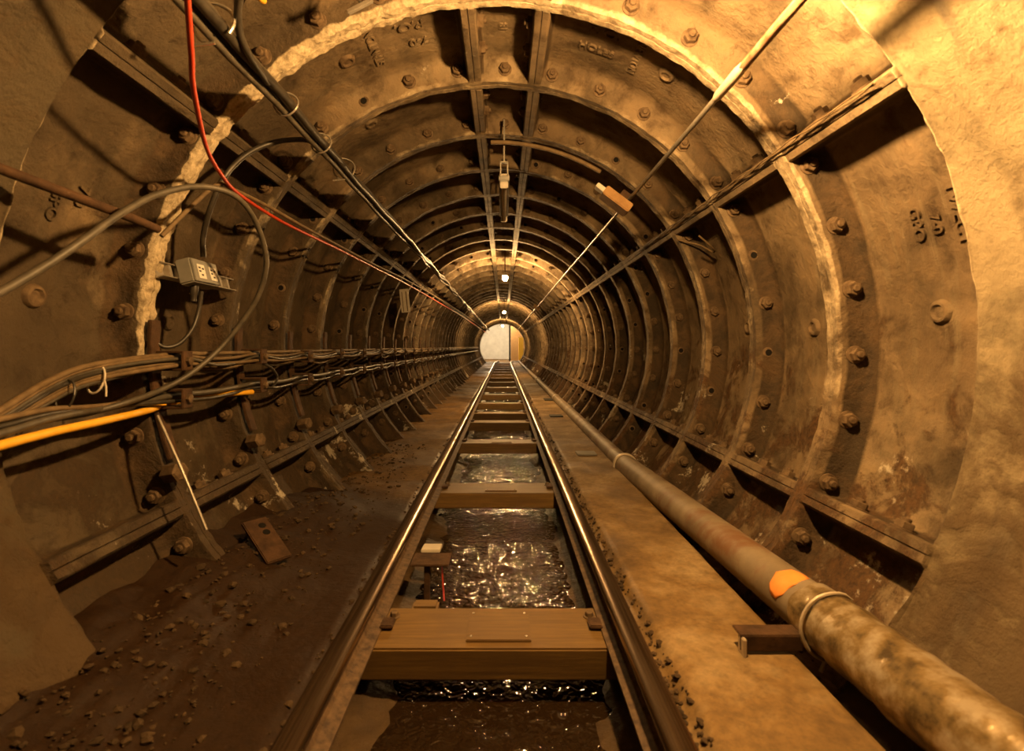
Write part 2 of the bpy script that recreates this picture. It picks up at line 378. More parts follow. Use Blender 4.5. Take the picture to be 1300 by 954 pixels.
for n in range(0, 46):
    for a, b, cnt in ((-117.9, -51.9, 7), (-51.9, -3.9, 5), (-3.9, 9.0, 1), (9.0, 57.4, 5), (57.4, 115.6, 6), (115.6, 140, 2), (-140, -117.9, 2)):
        for k in range(cnt):
            th = a+(b-a)*(k+.5)/cnt
            if cnt > 4: th = a+3.4+(b-a-6.8)*k/(cnt-1)
            kind = 'bolt'
            if n >= 2 and rng.random() < .28: kind = 'hole'
            if n == 0: continue
            spots.append((n, th, Mz((0, -1, 0), cyl(th, ny(n)-.001+.0, 1.118), rng.uniform(0, 1)) @ Matrix.Scale(.80, 4), kind))
    for s in SEAMS:
        for dy in (.20, .36):
            sd = 1 if s in (-3.9,) else (-1 if s in (9.0, 57.4, 115.6) else 1)
            th = s+sd*(SH+.05); a = math.radians(th); d = Vector((math.cos(a), 0, -math.sin(a)))*sd
            if n < 1 and s == -117.9: continue
            spots.append((n, th, Mz(d, cyl(th, ny(n)+dy, 1.120), rng.uniform(0, 1)) @ Matrix.Scale(.80, 4), 'bolt'))
for wo, a0, a1 in ((WL, -141, -50), (CE, -50, 55), (WR, 55, 141)):
    mine = [s for s in spots if a0 <= s[1] < a1]; mine.sort(key=lambda s: s[0])
    nb = nh = 0; rest = MB()
    for n, th, Mt, kind in mine:
        if kind == 'bolt' and nb < 98:
            o = obj('bolt', bolt_me, wo); o.matrix_local = Mt; nb += 1
        elif kind == 'hole' and nh < 40 and n < 12:
            o = obj('bolt_hole', hole_me, wo); o.matrix_local = Mt; nh += 1
            q = obj('hole_shade', hole_in, o)
        elif kind == 'bolt' and n < 30:
            rest.add([Mt @ v.co for v in bolt_lo.vertices], [list(p.vertices) for p in bolt_lo.polygons])
    r = rest.build('bolt', M['bolt'], wo); r['kind'] = 'stuff'

# grout plugs on the plates
def plug(wo, th, n, dy, s=1., open_=True):
    a = math.radians(th); d = Vector((-math.sin(a), 0, -math.cos(a))); Mt = Mz(d, cyl(th, ny(n)+dy, RS), 0)
    b = MB(); b.lathe([(-.004, .034*s), (.006, .031*s), (.012, .026*s), (.013, .020*s), (.006, .015*s)], Matrix.Identity(4), 20)
    o = b.build('grout_plug', M['iron'] if not open_ else M['bolt'], wo); o.matrix_local = Mt
for wo, th, n, dy, op in ((CE, -27, 1, .30, True), (CE, 33, 1, .28, False), (WR, 86, 0, .25, False), (WR, 87, 1, .27, False), (WR, 86, 2, .25, False), (WL, -84, 0, .25, True), (WL, -86, 1, .27, False), (CE, -29, 2, .27, False), (CE, 33, 2, .27, False)):
    plug(wo, th, n, dy, 1., op)

# cast lettering
def lettering(wo, text, th, y, size, ang, r=RS, ext=.0065):
    cu = bpy.data.curves.new('t', 'FONT'); cu.body = text; cu.size = size; cu.extrude = ext; cu.align_x = 'CENTER'; cu.align_y = 'CENTER'; cu.offset = .0008
    to = bpy.data.objects.new('t', cu); COL.objects.link(to); dg = bpy.context.evaluated_depsgraph_get(); dg.update()
    me = bpy.data.meshes.new_from_object(to.evaluated_get(dg)); bpy.data.objects.remove(to)
    ca, sa = math.cos(ang), math.sin(ang)
    for v in me.vertices:
        u = v.co.x*ca-v.co.y*sa; w = v.co.x*sa+v.co.y*ca      # u along +theta, w along -y (towards the viewer)
        t = th+math.degrees(u/r); v.co = cyl(t, y-w, r-v.co.z-.0005)
    me.name = 'cast_lettering'; me.materials.clear(); me.materials.append(M['iron']); obj('cast_lettering', me, wo)
lettering(CE, 'P.O.', -14.5, ny(1)+.24, .062, PI)
lettering(CE, '7-0', -13.5, ny(1)+.335, .055, PI)
lettering(CE, 'STANTON', -21.5, ny(1)+.30, .046, PI/2)
lettering(CE, 'P. O.', 20.0, ny(1)+.225, .058, 0)
lettering(CE, 'HOLES', 19.5, ny(1)+.33, .046, 0)
lettering(CE, 'NEWTON', 26.8, ny(1)+.28, .044, -PI/2)
lettering(CE, '81', 2.0, ny(1)+.30, .045, -PI/2)
lettering(WR, 'TWECT', 74.5, ny(0)+.155, .045, 0)
lettering(WR, '7-0', 75.0, ny(0)+.22, .042, 0)
lettering(WR, 'GPO', 74.5, ny(0)+.275, .045, 0)
lettering(WL, 'GPO', -72, ny(0)+.25, .045, PI)
lettering(WL, '7-0', -70, ny(0)+.32, .045, PI)

# ---------------------------------------------------------------- ground
RX0, RX1 = -.359, .295          # rail centres
def grid(name, x0, x1, nx, y0, y1, nyy, zf, m, edge=None):
    b = MB(); vs = []; ys = []
    for i in range(nyy+1):
        t = i/nyy; ys.append(y0+(y1-y0)*(t**1.8))
    for y in ys:
        for j in range(nx+1):
            x = x0+(x1-x0)*j/nx; vs.append((x, y, zf(x, y)))
    fs = [(i*(nx+1)+j, i*(nx+1)+j+1, (i+1)*(nx+1)+j+1, (i+1)*(nx+1)+j) for i in range(nyy) for j in range(nx)]
    b.add(vs, fs); o = b.build(name, m, smooth=60); tag(o, kind='structure'); return o
def zl(x, y):
    v = Vector((x, y, 0)); rough = sst(-.5, -.85, x); near = 1-sst(1.9, 3.0, y)
    z = .004+.012*noise.noise(v*3)+.005*noise.noise(v*12)
    z += rough*near*(.10*(-x-.5)/.4+.02*noise.noise(v*9)+.014*noise.noise(v*27))
    z += rough*(.006*noise.noise(v*20))
    e = sst(-.46, -.405, x); z += e*(-.03+.02*noise.noise(v*25)+.012*noise.noise(v*60))
    return z
grid('floor', -1.0, -.400, 60, -1.6, 24.8, 420, zl, M['floorL'])
def zr(x, y):
    v = Vector((x, y, 0)); z = .060+.004*noise.noise(v*3)+.0015*noise.noise(v*14)
    e = 1-sst(.352, .385, x); z -= e*(.035+.018*noise.noise(v*30)); 
    if x > .6645: z -= .01
    return z
FR = grid('floor', .342, .670, 30, -1.6, 24.8, 380, zr, M['floorR'])
b = MB(); b.box((.667, 11.6, -.015), (.012, 26.4, .115), bev=0); b.box((.345, 11.6, -.045), (.012, 26.4, .105), bev=0)
o = b.build('floor', M['floorR'], FR); o.name = 'bench_edge'
def zg(x, y):
    v = Vector((x, y, 0)); return -.045+.25*max(0, x-.82)+.012*noise.noise(v*11)+.008*noise.noise(v*33)
grid('floor', .668, 1.0, 26, -1.6, 24.8, 380, zg, M['gutter'])
def zd(x, y):
    v = Vector((x, y, 0)); c = (x+.032)/.37
    return -.148+.055*abs(c)**2.2+.014*noise.noise(v*5)+.008*noise.noise(v*19)+.004*noise.noise(v*45)
grid('floor', -.402, .345, 50, -1.6, 24.8, 460, zd, M['ditch'])
b = MB(); b.box((-.400, 11.6, -.075), (.010, 26.4, .12), bev=0); o = b.build('kerb', M['floorL'], FR)
def zw(x, y):
    v = Vector((x, y, 0)); return -.122+.0025*noise.noise(v*16)+.0015*noise.noise(v*40)
wv = grid('water', -.34, .275, 40, -1.0, 24.8, 460, zw, M['water']); wv['kind'] = 'stuff'
tag(wv, 'shallow dark water trickling along the channel between the rails', 'water')

# ---------------------------------------------------------------- rails
def rail(name, xc, label):
    pr = [(-.040, .000), (.040, .000), (.040, .006), (.012, .013), (.0055, .022), (.0055, .055), (.013, .060), (.023, .064), (.0255, .069), (.0255, .079), (.0235, .0835), (.019, .0865), (.012, .0885), (.004, .0893), (-.004, .0893), (-.012, .0885), (-.019, .0865), (-.0235, .0835), (-.0255, .079), (-.0255, .069), (-.023, .064), (-.013, .060), (-.0055, .055), (-.0055, .022), (-.012, .013), (-.040, .006)]
    b = MB(); ys = [-1.6+.35*k for k in range(73)]; vs = []; k = len(pr)
    for y in ys:
        dx = .0025*noise.noise(Vector((xc, y*.5, 0)))
        if y > 20: dx += (y-20)**2*.012
        for (x, z) in pr: vs.append((xc+x+dx, y, .015+z))
    fs = [(i*k+j, i*k+(j+1) % k, (i+1)*k+(j+1) % k, (i+1)*k+j) for i in range(len(ys)-1) for j in range(k)]
    fs += [tuple(range(k)), tuple(range((len(ys)-1)*k, len(ys)*k))]
    b.add(vs, fs); o = b.build(name, M['rail'], smooth=30); tag(o, label, 'rail', 'running rails'); return o
rail('rail', RX0, 'left running rail beside the dark wet floor, worn brown steel')
rail('rail', RX1, 'right running rail beside the tan concrete bench, brighter strip along its head')

# sleepers
SY = [.15, 1.352, 2.68, 3.99, 5.05, 5.72, 6.7, 7.9, 9.25, 10.6, 12.0, 13.4, 14.8, 16.3, 17.8, 19.4, 21., 22.8]
def sleeper(y, w, i):
    o = empty('sleeper', (-.032, y, -.065))
    b = MB(); b.box((0, 0, .040), (.735, w, .079), bev=.005)
    for k in range(1, 2): pass
    b.build('timber', M['wood'], o)
    for sx in (-1, 1):
        q = MB(); q.lathe([(.0, .016), (.004, .016)], Matrix.Translation((sx*.268, w*.25, .0785)), 12)
        q.lathe([(.002, .011), (.014, .011), (.016, .009)], Matrix.Translation((sx*.268, w*.25, .0785)), 6); q.build('coach_screw', M['bolt'], o)
        q = MB(); q.box((sx*.275, 0, .089), (.035, .045, .010), bev=.003); q.build('rail_clip', M['rust'], o)
    if i in (1, 2, 3):
        q = MB(); q.box((.02, .0, .082), (.165, w*.72, .008), bev=.002); p = q.build('centre_plate', M['wood'], o)
        for sx in (-1, 1):
            for sy in (-1, 1):
                q = MB(); q.lathe([(0, .004), (.002, .003)], Matrix.Translation((.02+sx*.07, sy*w*.28, .0855)), 8); q.build('screw', M['bright'], p)
    if i == 0: l = 'timber sleeper nearest the camera below the frame edge'
    elif i == 1: l = 'broad timber sleeper nearest the camera, with a flat plate on its middle'
    else: l = 'timber sleeper between the rails, %s from the camera' % ORD[min(i, 20)-1]
    tag(o, l, 'sleeper', 'timber sleepers under the rails'); return o
for i, y in enumerate(SY):
    if i == 0: continue
    sleeper(y, .20 if i < 3 else .17, i)

# ---------------------------------------------------------------- cable helper
def cable(name, pts, r, m, label, cat='cable', group=None, sub=8, n=10, wob=0):
    b = MB(); b.tube(spline(pts, sub), r, n, wob); o = b.build(name, M[m] if isinstance(m, str) else m, smooth=60); tag(o, label, cat, group); return o

# upper left bundle
bx, bz = -.660, CZ+.735
def bundle(off, r, m, label, wav=0, name='power_cable', y0=-1.5, y1=24, grp=None):
    pts = []; y = y0; ph = off[0]*300
    while y <= y1:
        w = sst(3., 4.5, y); a = w*.009
        sag = -.008*math.sin((y % P0)/P0*PI)
        pts.append((bx+off[0]*(1-.3*w)+a*math.sin(y*6.1+ph)+.004*math.sin(y*3+ph), y, bz+off[1]*(1-.3*w)+sag+a*math.cos(y*4.7+ph)))
        y += .14 if y > 2.8 else .25
    return cable(name, pts, r, m, label, 'cable', grp, 2 if y1 > 9 else 4)
g1 = 'thick cables bundled on the upper left of the tunnel'
bundle((-.026, .012), .0115, 'black', 'thick black cable on the outer side of the upper left bundle', grp=g1)
bundle((-.004, .026), .0125, 'greyc', 'grey black cable topmost in the upper left bundle', grp=g1)
bundle((.012, .002), .0135, 'black', 'thick black cable on the inner side of the upper left bundle', grp=g1)
bundle((-.014, -.012), .010, 'greyc', 'thinner grey cable lowest in the upper left bundle', grp=g1)
b = MB()
def tie(y, rad, m, label, thick=.003, name='cable_tie', tail=False):
    c = Vector((bx-.007, y, bz+.008)); pts = []
    for k in range(21):
        a = 2*PI*k/20*(.86 if tail else 1)-.6
        pts.append(c+Vector((rad*1.05*math.cos(a), .006*math.sin(a*2), rad*math.sin(a))))
    if tail: pts.append(pts[-1]+Vector((-.05, 0, -.005)))
    b = MB(); b.tube(pts, thick, 6, cap=True); o = b.build(name, M[m], smooth=60); tag(o, label, 'cable hook' if 'hook' in name else 'cable tie', 'ties and hooks around the upper left bundle')
tie(1.17, .046, 'bright', 'bright metal hook around the upper left cable bundle near the top frame edge', .004, 'cable_hook', True)
tie(2.13, .044, 'bright', 'thin wire hook around the upper left bundle, behind where the black cable joins it', .003, 'cable_hook', True)
tie(1.56, .036, 'steel', 'metal tie on the upper left bundle just below the crusted flange', .003)
tie(1.86, .036, 'bright', 'shiny tie on the upper left bundle where the curved black cable joins', .003)

cable('red_cable', [W(232, -60, .92), W(238, 0, 1.0), W(243, 70, 1.1), W(246, 115, 1.19), W(262, 187, 1.40), W(281, 222, 1.56), W(300, 244, 1.70), W(335, 268, 1.88), W(370, 288, 2.07), W(430, 317, 2.62), W(475, 340, 3.3), W(520, 363, 4.4), W(560, 386, 6.4), W(590, 404, 10), W(612, 419, 17.5), W(619, 424, 23)], .0062, 'red',
      'bright red cable sweeping down the upper left side and along the tunnel')
cable('brown_conduit', [W(205, 300, 1.44), W(243, 262, 1.52), W(277, 234, 1.61), W(297, 241, 1.70), W(340, 262, 1.88), W(382, 286, 2.15), W(430, 312, 2.66), W(475, 336, 3.3), W(520, 358, 4.4), W(560, 381, 6.4), W(590, 400, 10), W(612, 416, 17.5)], .0065, 'brownc',
      'thin brown cable running just above the red cable')
cable('rusty_rod', [W(-70, 185, .96), W(0, 214, 1.03), W(85, 246, 1.14), W(167, 277, 1.3), W(200, 291, 1.40)], .0115, 'rust', 'straight rusty rod crossing the upper left corner to the white crusted flange', 'rod')
cable('grey_cable', [W(-50, 392, .88), W(0, 371, .95), W(60, 336, 1.04), W(110, 302, 1.12), W(152, 272, 1.2), W(200, 247, 1.3), W(255, 237, 1.41), W(300, 250, 1.5), W(326, 285, 1.6), W(338, 332, 1.68), W(328, 375, 1.72), W(305, 412, 1.72), W(275, 447, 1.68), W(240, 476, 1.60), W(205, 495, 1.52), W(165, 510, 1.42), W(110, 525, 1.32), W(40, 535, 1.15), W(-40, 545, 1.0)], .0085, 'greyc',
      'grey cable arching over the left flange and looping down to the lower brackets')
cable('black_cable', [W(415, 200, 1.9), W(396, 180, 1.84), W(365, 178, 1.80), W(335, 185, 1.75), W(308, 200, 1.70), W(285, 225, 1.66), W(268, 262, 1.66), W(258, 300, 1.70), W(258, 326, 1.72)], .0088, 'black',
      'black cable curving from the upper left bundle down to the grey junction box')

# junction box
jb = empty('junction_box', (-1.035, 1.725, 1.005))
RJ = Matrix.Rotation(math.radians(-14), 3, 'Y')
b = MB(); b.box((0, 0, 0), (.052, .150, .082), RJ, .005); b.build('housing', M['greybox'], jb)
b = MB(); b.box(RJ @ Vector((.027, 0, 0)), (.006, .142, .076), RJ, .003); lid = b.build('lid', M['greybox'], jb)
for k, yy in enumerate((-.030, .038)):
    b = MB(); b.box(RJ @ Vector((.0308, yy, -.003)), (.002, .040, .048), RJ, .0005); lb = b.build('sticker', M['white'], lid)
    b = MB()
    for q in ((-.012, .012), (-.012, .0), (0, -.012), (.010, .010)):
        b.box(RJ @ Vector((.0319, yy+q[0]*.8, -.003+q[1])), (.0008, .011, .006), RJ, 0)
    b.build('printed_mark', M['ink'], lb)
b = MB(); b.lathe([(0, .013), (.03, .013), (.034, .010), (.055, .009)], Mz((0, -.1, -1), Vector((0, -.02, -.04)), 0), 14); b.build('cable_gland', M['black'], jb)
tag(jb, 'small grey junction box with two white stickers on the left wall', 'junction box')
b = MB()
for s in (-1, 1): b.box(RJ @ Vector((0, 0, s*.022)), (.028, .43, .004), RJ, .001)
b.box(RJ @ Vector((-.012, 0, 0)), (.004, .43, .044), RJ, .001)
for s in (-.17, -.12, .12, .17): b.box(RJ @ Vector((.0, s, 0)), (.02, .014, .040), RJ, .001)
o = b.build('steel_channel', M['steel'], loc=(-1.075, 1.80, 1.0)); tag(o, 'slotted steel channel that carries the grey junction box', 'channel')
cable('black_cable', [W(256, 370, 1.70), W(252, 395, 1.70), W(244, 418, 1.68), W(228, 436, 1.65), W(210, 441, 1.62), W(195, 434, 1.60), W(178, 432, 1.60)], .0065, 'black', 'short black cable hanging under the grey junction box')

# ---------------------------------------------------------------- left wall brackets and cables
def bracket_proto():
    o = empty('cable_bracket', (0, 0, 0))
    b = MB()
    pts = []
    for k in range(8):
        th = -86-k*3.4; p = cyl(th, 0, 1.048); pts.append(p)
    for i in range(7):
        c = (pts[i]+pts[i+1])/2; d = pts[i+1]-pts[i]; R = Vector(d).to_track_quat('Z', 'Y').to_matrix(); b.box(c, (.012, .045, d.length+.004), None if False else Matrix.Rotation(math.atan2(d.x, d.z), 3, 'Y'), .002)
    b.build('back_bar', M['rust'], o)
    for z in (.715, .597):
        q = MB(); x = -1.062; q.box((x+.035, 0, z-.027), (.085, .05, .007), bev=.002); q.box((x+.075, 0, z), (.007, .05, .06), bev=.002); q.box((x+.035, 0, z+.027), (.085, .05, .007), bev=.002)
        c = q.build('cable_clamp', M['rust'], o)
        q = MB(); q.lathe([(0, .014), (.010, .014), (.012, .010)], Mz((1, 0, 0), Vector((x+.079, 0, z)), 0), 6); q.build('clamp_nut', M['bolt'], c)
    q = MB(); q.lathe([(0, .030), (.05, .030), (.055, .024)], Mz((1, -.3, .2), cyl(-112, -.03, 1.06), 0), 6); q.build('hanger_bolt', M['bolt'], o)
    return o
proto = bracket_proto()
for n in range(1, 17):
    o = proto if n == 1 else copy_tree(proto)
    o.location = (0 if n == 1 else .0, ny(n)+.03, (0, -.0, .004, -.006, .003)[n % 5])
    l = {1: 'rusty steel cable bracket on the left wall nearest the camera, against the white crusted flange'}.get(n, 'rusty steel cable bracket on the left wall, %s from the camera' % ORD[n-1])
    tag(o, l, 'cable bracket', 'cable brackets along the left wall')
def tray(z, x, r, m, label, grp, amp, ph, near=None, name='wall_cable', y1=20, y0=1.587):
    pts = list(near or [])
    y = y0; k = 0
    while y < y1:
        pts.append((x, y, z)); 
        s = .6+.8*random.random()
        pts.append((x+.01*math.sin(ph+k), y+P0*.33, z-amp*s)); pts.append((x+.006*math.sin(ph*2+k), y+P0*.66, z-amp*s*.95))
        y += P0; k += 1
    pts.append((x, y, z))
    return cable(name, pts, r, m, label, 'cable', grp, 4, 8)
g2 = 'thin cables along the upper line of left wall brackets'; g3 = 'cables along the lower line of left wall brackets'
UP = [(0, .0075, 'brownc', 0), (1, .006, 'brownc', .012), (2, .0055, 'greyc', .020), (3, .007, 'black', .008), (4, .005, 'brownc', .030), (5, .0065, 'brownc', .004), (6, .006, 'greyc', .016)]
ulab = ['brown cable topmost on the upper line of left wall brackets', 'brown cable second from the top on the upper left wall brackets', 'grey cable in the middle of the upper left wall brackets', 'black cable in the upper left wall brackets',
        'slack brown cable sagging lowest between the upper left wall brackets', 'brown cable held tight against the wall behind the upper bracket line', 'grey cable at the bottom of the upper left wall brackets']
for i, r, m, amp in UP:
    z = .735-i*.0065; x = -1.035+(i % 3)*.016
    near = [W(-60, 548+i*6, .92), W(-5, 524+i*5, 1.02), W(62, 484+i*4.5, 1.18), W(120, 463+i*3.8, 1.33)]
    tray(z, x, r, m, ulab[i], g2, amp, i, near)
LO = [(.0095, 'greyc', .006, .607, -1.030), (.006, 'black', .012, .590, -1.018), (.0065, 'brownc', .02, .60, -1.045)]
llab = ['thick grey cable along the lower line of left wall brackets', 'black cable under the thick grey one on the lower left wall brackets', 'dusty brown cable behind the thick grey one on the lower left wall brackets']
for i, (r, m, amp, z, x) in enumerate(LO):
    near = [W(-60, 560-i*8, .92), W(-5, 552-i*9, 1.0), W(62, 532-i*6, 1.15), W(125, 520-i*2, 1.35)]
    tray(z, x, r, m, llab[i], g3, amp, i*2, near)
cable('yellow_cable', [W(-60, 583, .92), W(0, 566, 1.01), W(70, 548, 1.16), W(130, 535, 1.30), W(185, 522, 1.50), W(215, 512, 1.62), W(260, 503, 1.8), W(320, 498, 2.05)], .0105, 'yellow', 'thick yellow cable entering from the left edge under the bracket cables')
cable('black_cable', [W(330, 460, 2.1), W(345, 468, 2.15), W(352, 480, 2.2), W(345, 492, 2.15), W(333, 490, 2.1)], .005, 'black', 'short black loop hanging at the second left wall bracket')
for (px, py, D, lab) in ((122, 480, 1.34, 'pale tie around the upper left wall cables near the left edge'), (83, 500, 1.23, 'dark tie around the upper left wall cables close to the left edge')):
    c = W(px, py, D); pts = [c+Vector((.022*math.cos(a), .01*math.sin(a), .036*math.sin(a)-.004)) for a in [2*PI*k/16 for k in range(17)]]
    if 'pale' in lab: pts += [pts[-1]+Vector((.004, 0, -.02)), pts[-1]+Vector((.004, 0, -.045))]
    b = MB(); b.tube(pts, .0028, 6); o = b.build('cable_tie', M['tag' if 'pale' in lab else 'black'], smooth=60); tag(o, lab, 'cable tie', 'ties on the left wall cables')
cable('thin_rod', [W(200, 528, 1.50), W(232, 600, 1.46), W(262, 673, 1.44)], .0042, 'steel', 'thin grey rod hanging from the lower left bracket to the rubble', 'rod')

# white label tag hanging
b = MB(); b.box((0, 0, 0), (.076, .004, .20), Matrix.Rotation(math.radians(-6), 3, 'Y'), .002); 
t = b.build('hanging_tag', M['tag'], loc=W(514, 382, 4.35)); tag(t, 'pale rectangular tag hanging from the red cable on the left', 'tag')
b = MB(); b.box((-.018, -.003, -.01), (.006, .002, .17), Matrix.Rotation(math.radians(-6), 3, 'Y'), 0); b.box((.016, -.003, -.005), (.008, .002, .17), Matrix.Rotation(math.radians(-6), 3, 'Y'), 0); b.build('tag_stripe', M['brownc'], t)
b = MB(); b.tube([(-.008, 0, .1), (-.01, 0, .125), (-.006, 0, .15)], .002, 6); b.build('tag_string', M['black'], t)

# ---------------------------------------------------------------- ceiling things
def batten():
    o = empty('fluorescent_fitting', W(640, 248, 2.85)); o.location = (.004, 2.50, CZ+.83)
    b = MB(); b.box((0, .36, 0), (.052, .72, .036), bev=.006); b.build('housing', M['greybox'], o)
    b = MB(); b.lathe([(0, .013), (.66, .013)], Mz((0, 1, 0), Vector((0, .03, -.034)), 0), 14); b.build('tube', M['white'], o)
    for yy in (.02, .70):
        b = MB(); b.box((0, yy, -.026), (.040, .022, .045), bev=.004); b.build('tube_holder', M['steel'], o)
    b = MB(); b.box((-.017, .0, .04), (.006, .02, .07), bev=.001); b.box((.017, .0, .04), (.006, .02, .07), bev=.001); b.box((0, 0, .012), (.044, .02, .008), bev=.001); b.box((0, 0, .074), (.04, .02, .006), bev=.001)
    b.box((0, .0, .18), (.008, .012, .21), bev=.001); b.build('hanger', M['bright'], o)
    b = MB(); b.box((0, .70, .15), (.008, .012, .27), bev=.001); b.build('hanger', M['steel'], o)
    tag(o, 'slim unlit fluorescent fitting hanging from the crown along the tunnel', 'light fitting')
batten()
def lamp(x, y, z, m, r, label):
    o = empty('bulkhead_lamp', (x, y, z))
    b = MB(); prof = []
    for k in range(9):
        a = PI*k/8; prof.append((-r*math.cos(a), max(.001, r*math.sin(a))))
    b.lathe(prof, Matrix.Identity(4), 16); b.build('bulb', M[m], o)
    b = MB(); b.lathe([(r*.75, r*.6), (r*.8, r*1.0), (r*1.25, r*1.0), (r*1.5, r*.7), (r*2.0, r*.6)], Matrix.Identity(4), 16); b.build('lamp_holder', M['greybox'], o)
    d = math.sqrt(max(0, 1.15**2-(x-TX)**2))+TZ-z
    b = MB(); b.box((0, 0, (d+r*1.9)/2), (.014, .014, d-r*1.9), bev=.002); b.build('drop_rod', M['rust'], o)
    tag(o, label, 'lamp', 'lamps hanging along the crown')
LX, LY, LZ = .32, 1.0, CZ+.755
lamp(LX, LY, LZ, 'lamp0', .034, 'glowing lamp under the crown just above the camera, out of the top of the frame')
lamp(.02, 6.1, CZ+.82, 'lamp1', .034, 'largest glowing lamp under the crown, nearest in view')
lamp(.02, 12.2, CZ+.815, 'lamp1', .034, 'second glowing lamp along the crown, smaller than the nearest')
lamp(-.03, 20., CZ+.80, 'lamp1', .034, 'farthest small glowing lamp along the crown')
# arched conduit over the crown and its block
cable('arched_conduit', [cyl(th, 2.47, .985) for th in (-1, 4, 9, 14, 19, 24, 29, 31.5)], .010, 'brownc', 'brown conduit arching over the crown to the orange brown block', 'conduit', sub=4)
bl = empty('terminal_block', (.535, 2.42, CZ+.69))
Rb = Matrix.Rotation(math.radians(37), 3, 'Y')
b = MB(); b.box((0, 0, 0), (.15, .10, .045), Rb, .004); b.build('body', M['block'], bl)
b = MB(); b.box(Rb @ Vector((-.095, 0, .004)), (.05, .05, .022), Rb, .003); b.build('conduit_entry', M['tag'], bl)
b = MB(); b.box(Rb @ Vector((.02, .05, .05)), (.05, .03, .07), Rb, .003); b.build('fixing_lug', M['rust'], bl)
tag(bl, 'orange brown block gripping the long straight conduit at the upper right', 'block')
cx_, cz_ = .602, CZ+.703
con = empty('long_conduit', (cx_, 0, cz_))
b = MB(); b.tube([(0, -1.5+.1*k, .0) for k in range(29)], .0115, 12, .35); b.build('rusty_section', M['rustcon'], con)
b = MB(); b.tube([(.001*math.sin(k), 1.3+.3*k, 0.) for k in range(76)], .0085, 10); b.build('plain_section', M['steel'], con)
b = MB(); b.tube([(0, 1.27, 0), (0, 1.30, 0), (0, 1.42, 0), (0, 1.44, 0)], [.011, .0145, .0135, .010], 14); b.build('coupling', M['collar'], con)
tag(con, 'long straight conduit along the upper right, rusty near the camera and pale beyond', 'conduit')
b = MB(); b.box((0, 0, 0), (.13, .12, .06), Rb, .004); o = b.build('terminal_block', M['block'], loc=(cx_, 9.2, cz_)); tag(o, 'small distant block on the upper right conduit near the far lamp', 'block')
# wires on the right seam
for i, (ph, lab) in enumerate(((0, 'thin dark wire twisting along the upper right seam, outer strand'), (2.4, 'thin dark wire twisting along the upper right seam, inner strand'))):
    pts = [cyl(56.2+.25*math.sin(k*.7+ph)+.12*math.sin(k*1.9+ph), 1.15+.055*k, 1.0585-.002*math.cos(k*1.3+ph)) for k in range(38)]
    cable('seam_wire', pts, .0024, 'brownc', lab, 'wire', 'wires along the upper right seam', 3, 6)
cable('seam_wire', [cyl(62, 2.30, 1.05), cyl(66, 2.34, 1.10), cyl(67, 2.42, 1.13), cyl(64, 2.5, 1.12), cyl(60, 2.56, 1.06)], .004, 'brownc', 'short wire loop drooping under the upper right seam', 'wire', None, 5, 6)
# grey clip + yellow cap in the top left
o = empty('conduit_clip', W(457, 8, 1.42)); b = MB(); b.box((0, 0, 0), (.08, .012, .014), Matrix.Rotation(math.radians(-27), 3, 'Y'), .003); b.build('bar', M['steel'], o)
b = MB(); b.tube([(.012+.017*math.cos(a), 0, .024+.017*math.sin(a)) for a in [2*PI*k/14 for k in range(15)]], .003, 6); b.build('ring', M['greyc'], o); tag(o, 'small grey clip with a ring above the crusted flange at the top', 'clip')
b = MB(); b.lathe([(0, .010), (.02, .011), (.026, .007)], Mz((.1, -1, -.3), W(334, 0, 1.38), 0), 14); o = b.build('yellow_cap', M['yellow']); o.name = 'yellow_plug'; tag(o, 'small yellow plug at the top frame edge left of the crown', 'plug')
cable('black_cable', [W(310, -70, 1.05), W(306, -20, 1.12), W(302, 25, 1.18), W(312, 62, 1.24), W(340, 105, 1.4)], .009, 'black', 'black cable dropping into the upper left bundle at the metal hook')

# ---------------------------------------------------------------- pipe on the right
pp = empty('pipe', (0, 0, 0))
A = Vector((.752, .95, CZ-.630)); B = Vector((.706, 2.95, CZ-.690)); dAB = (B-A).normalized()
A0 = A-dAB*2.3; C = Vector((.685, 6.6, CZ-.675)); D_ = Vector((.675, 10.0, CZ-.665)); E_ = Vector((.69, 23, CZ-.67))
def seg(p, q, k): return [p+(q-p)*(i/k) for i in range(k+1)]
b = MB(); b.tube(seg(A0, B, 40), .062, 28, .02); b.build('main_pipe', M['pipe'], pp)
b = MB(); b.tube(seg(B, C, 20), .050, 22); b.build('far_pipe', M['pipe'], pp)
b = MB(); b.tube(seg(C, D_, 12)+seg(D_, E_, 12)[1:], .044, 16); b.build('distant_pipe', M['pipe'], pp)
for c, r, w in ((B, .071, .022), (C, .053, .04), (D_, .062, .05)):
    d = Vector((0, 1, 0)); b = MB(); b.tube([c-d*w*.5, c-d*w*.45, c+d*w*.45, c+d*w*.5], [r*.96, r, r, r*.96], 24); b.build('collar', M['collar'], pp)
b = MB(); P1 = A-dAB*1.2; P2 = A+dAB*.27; b.tube(seg(P1, P2, 46), [.0665+.004*abs(math.sin(k*1.9)) for k in range(47)], 40, .12); w_ = b.build('tape_wrap', M['foil'], pp)
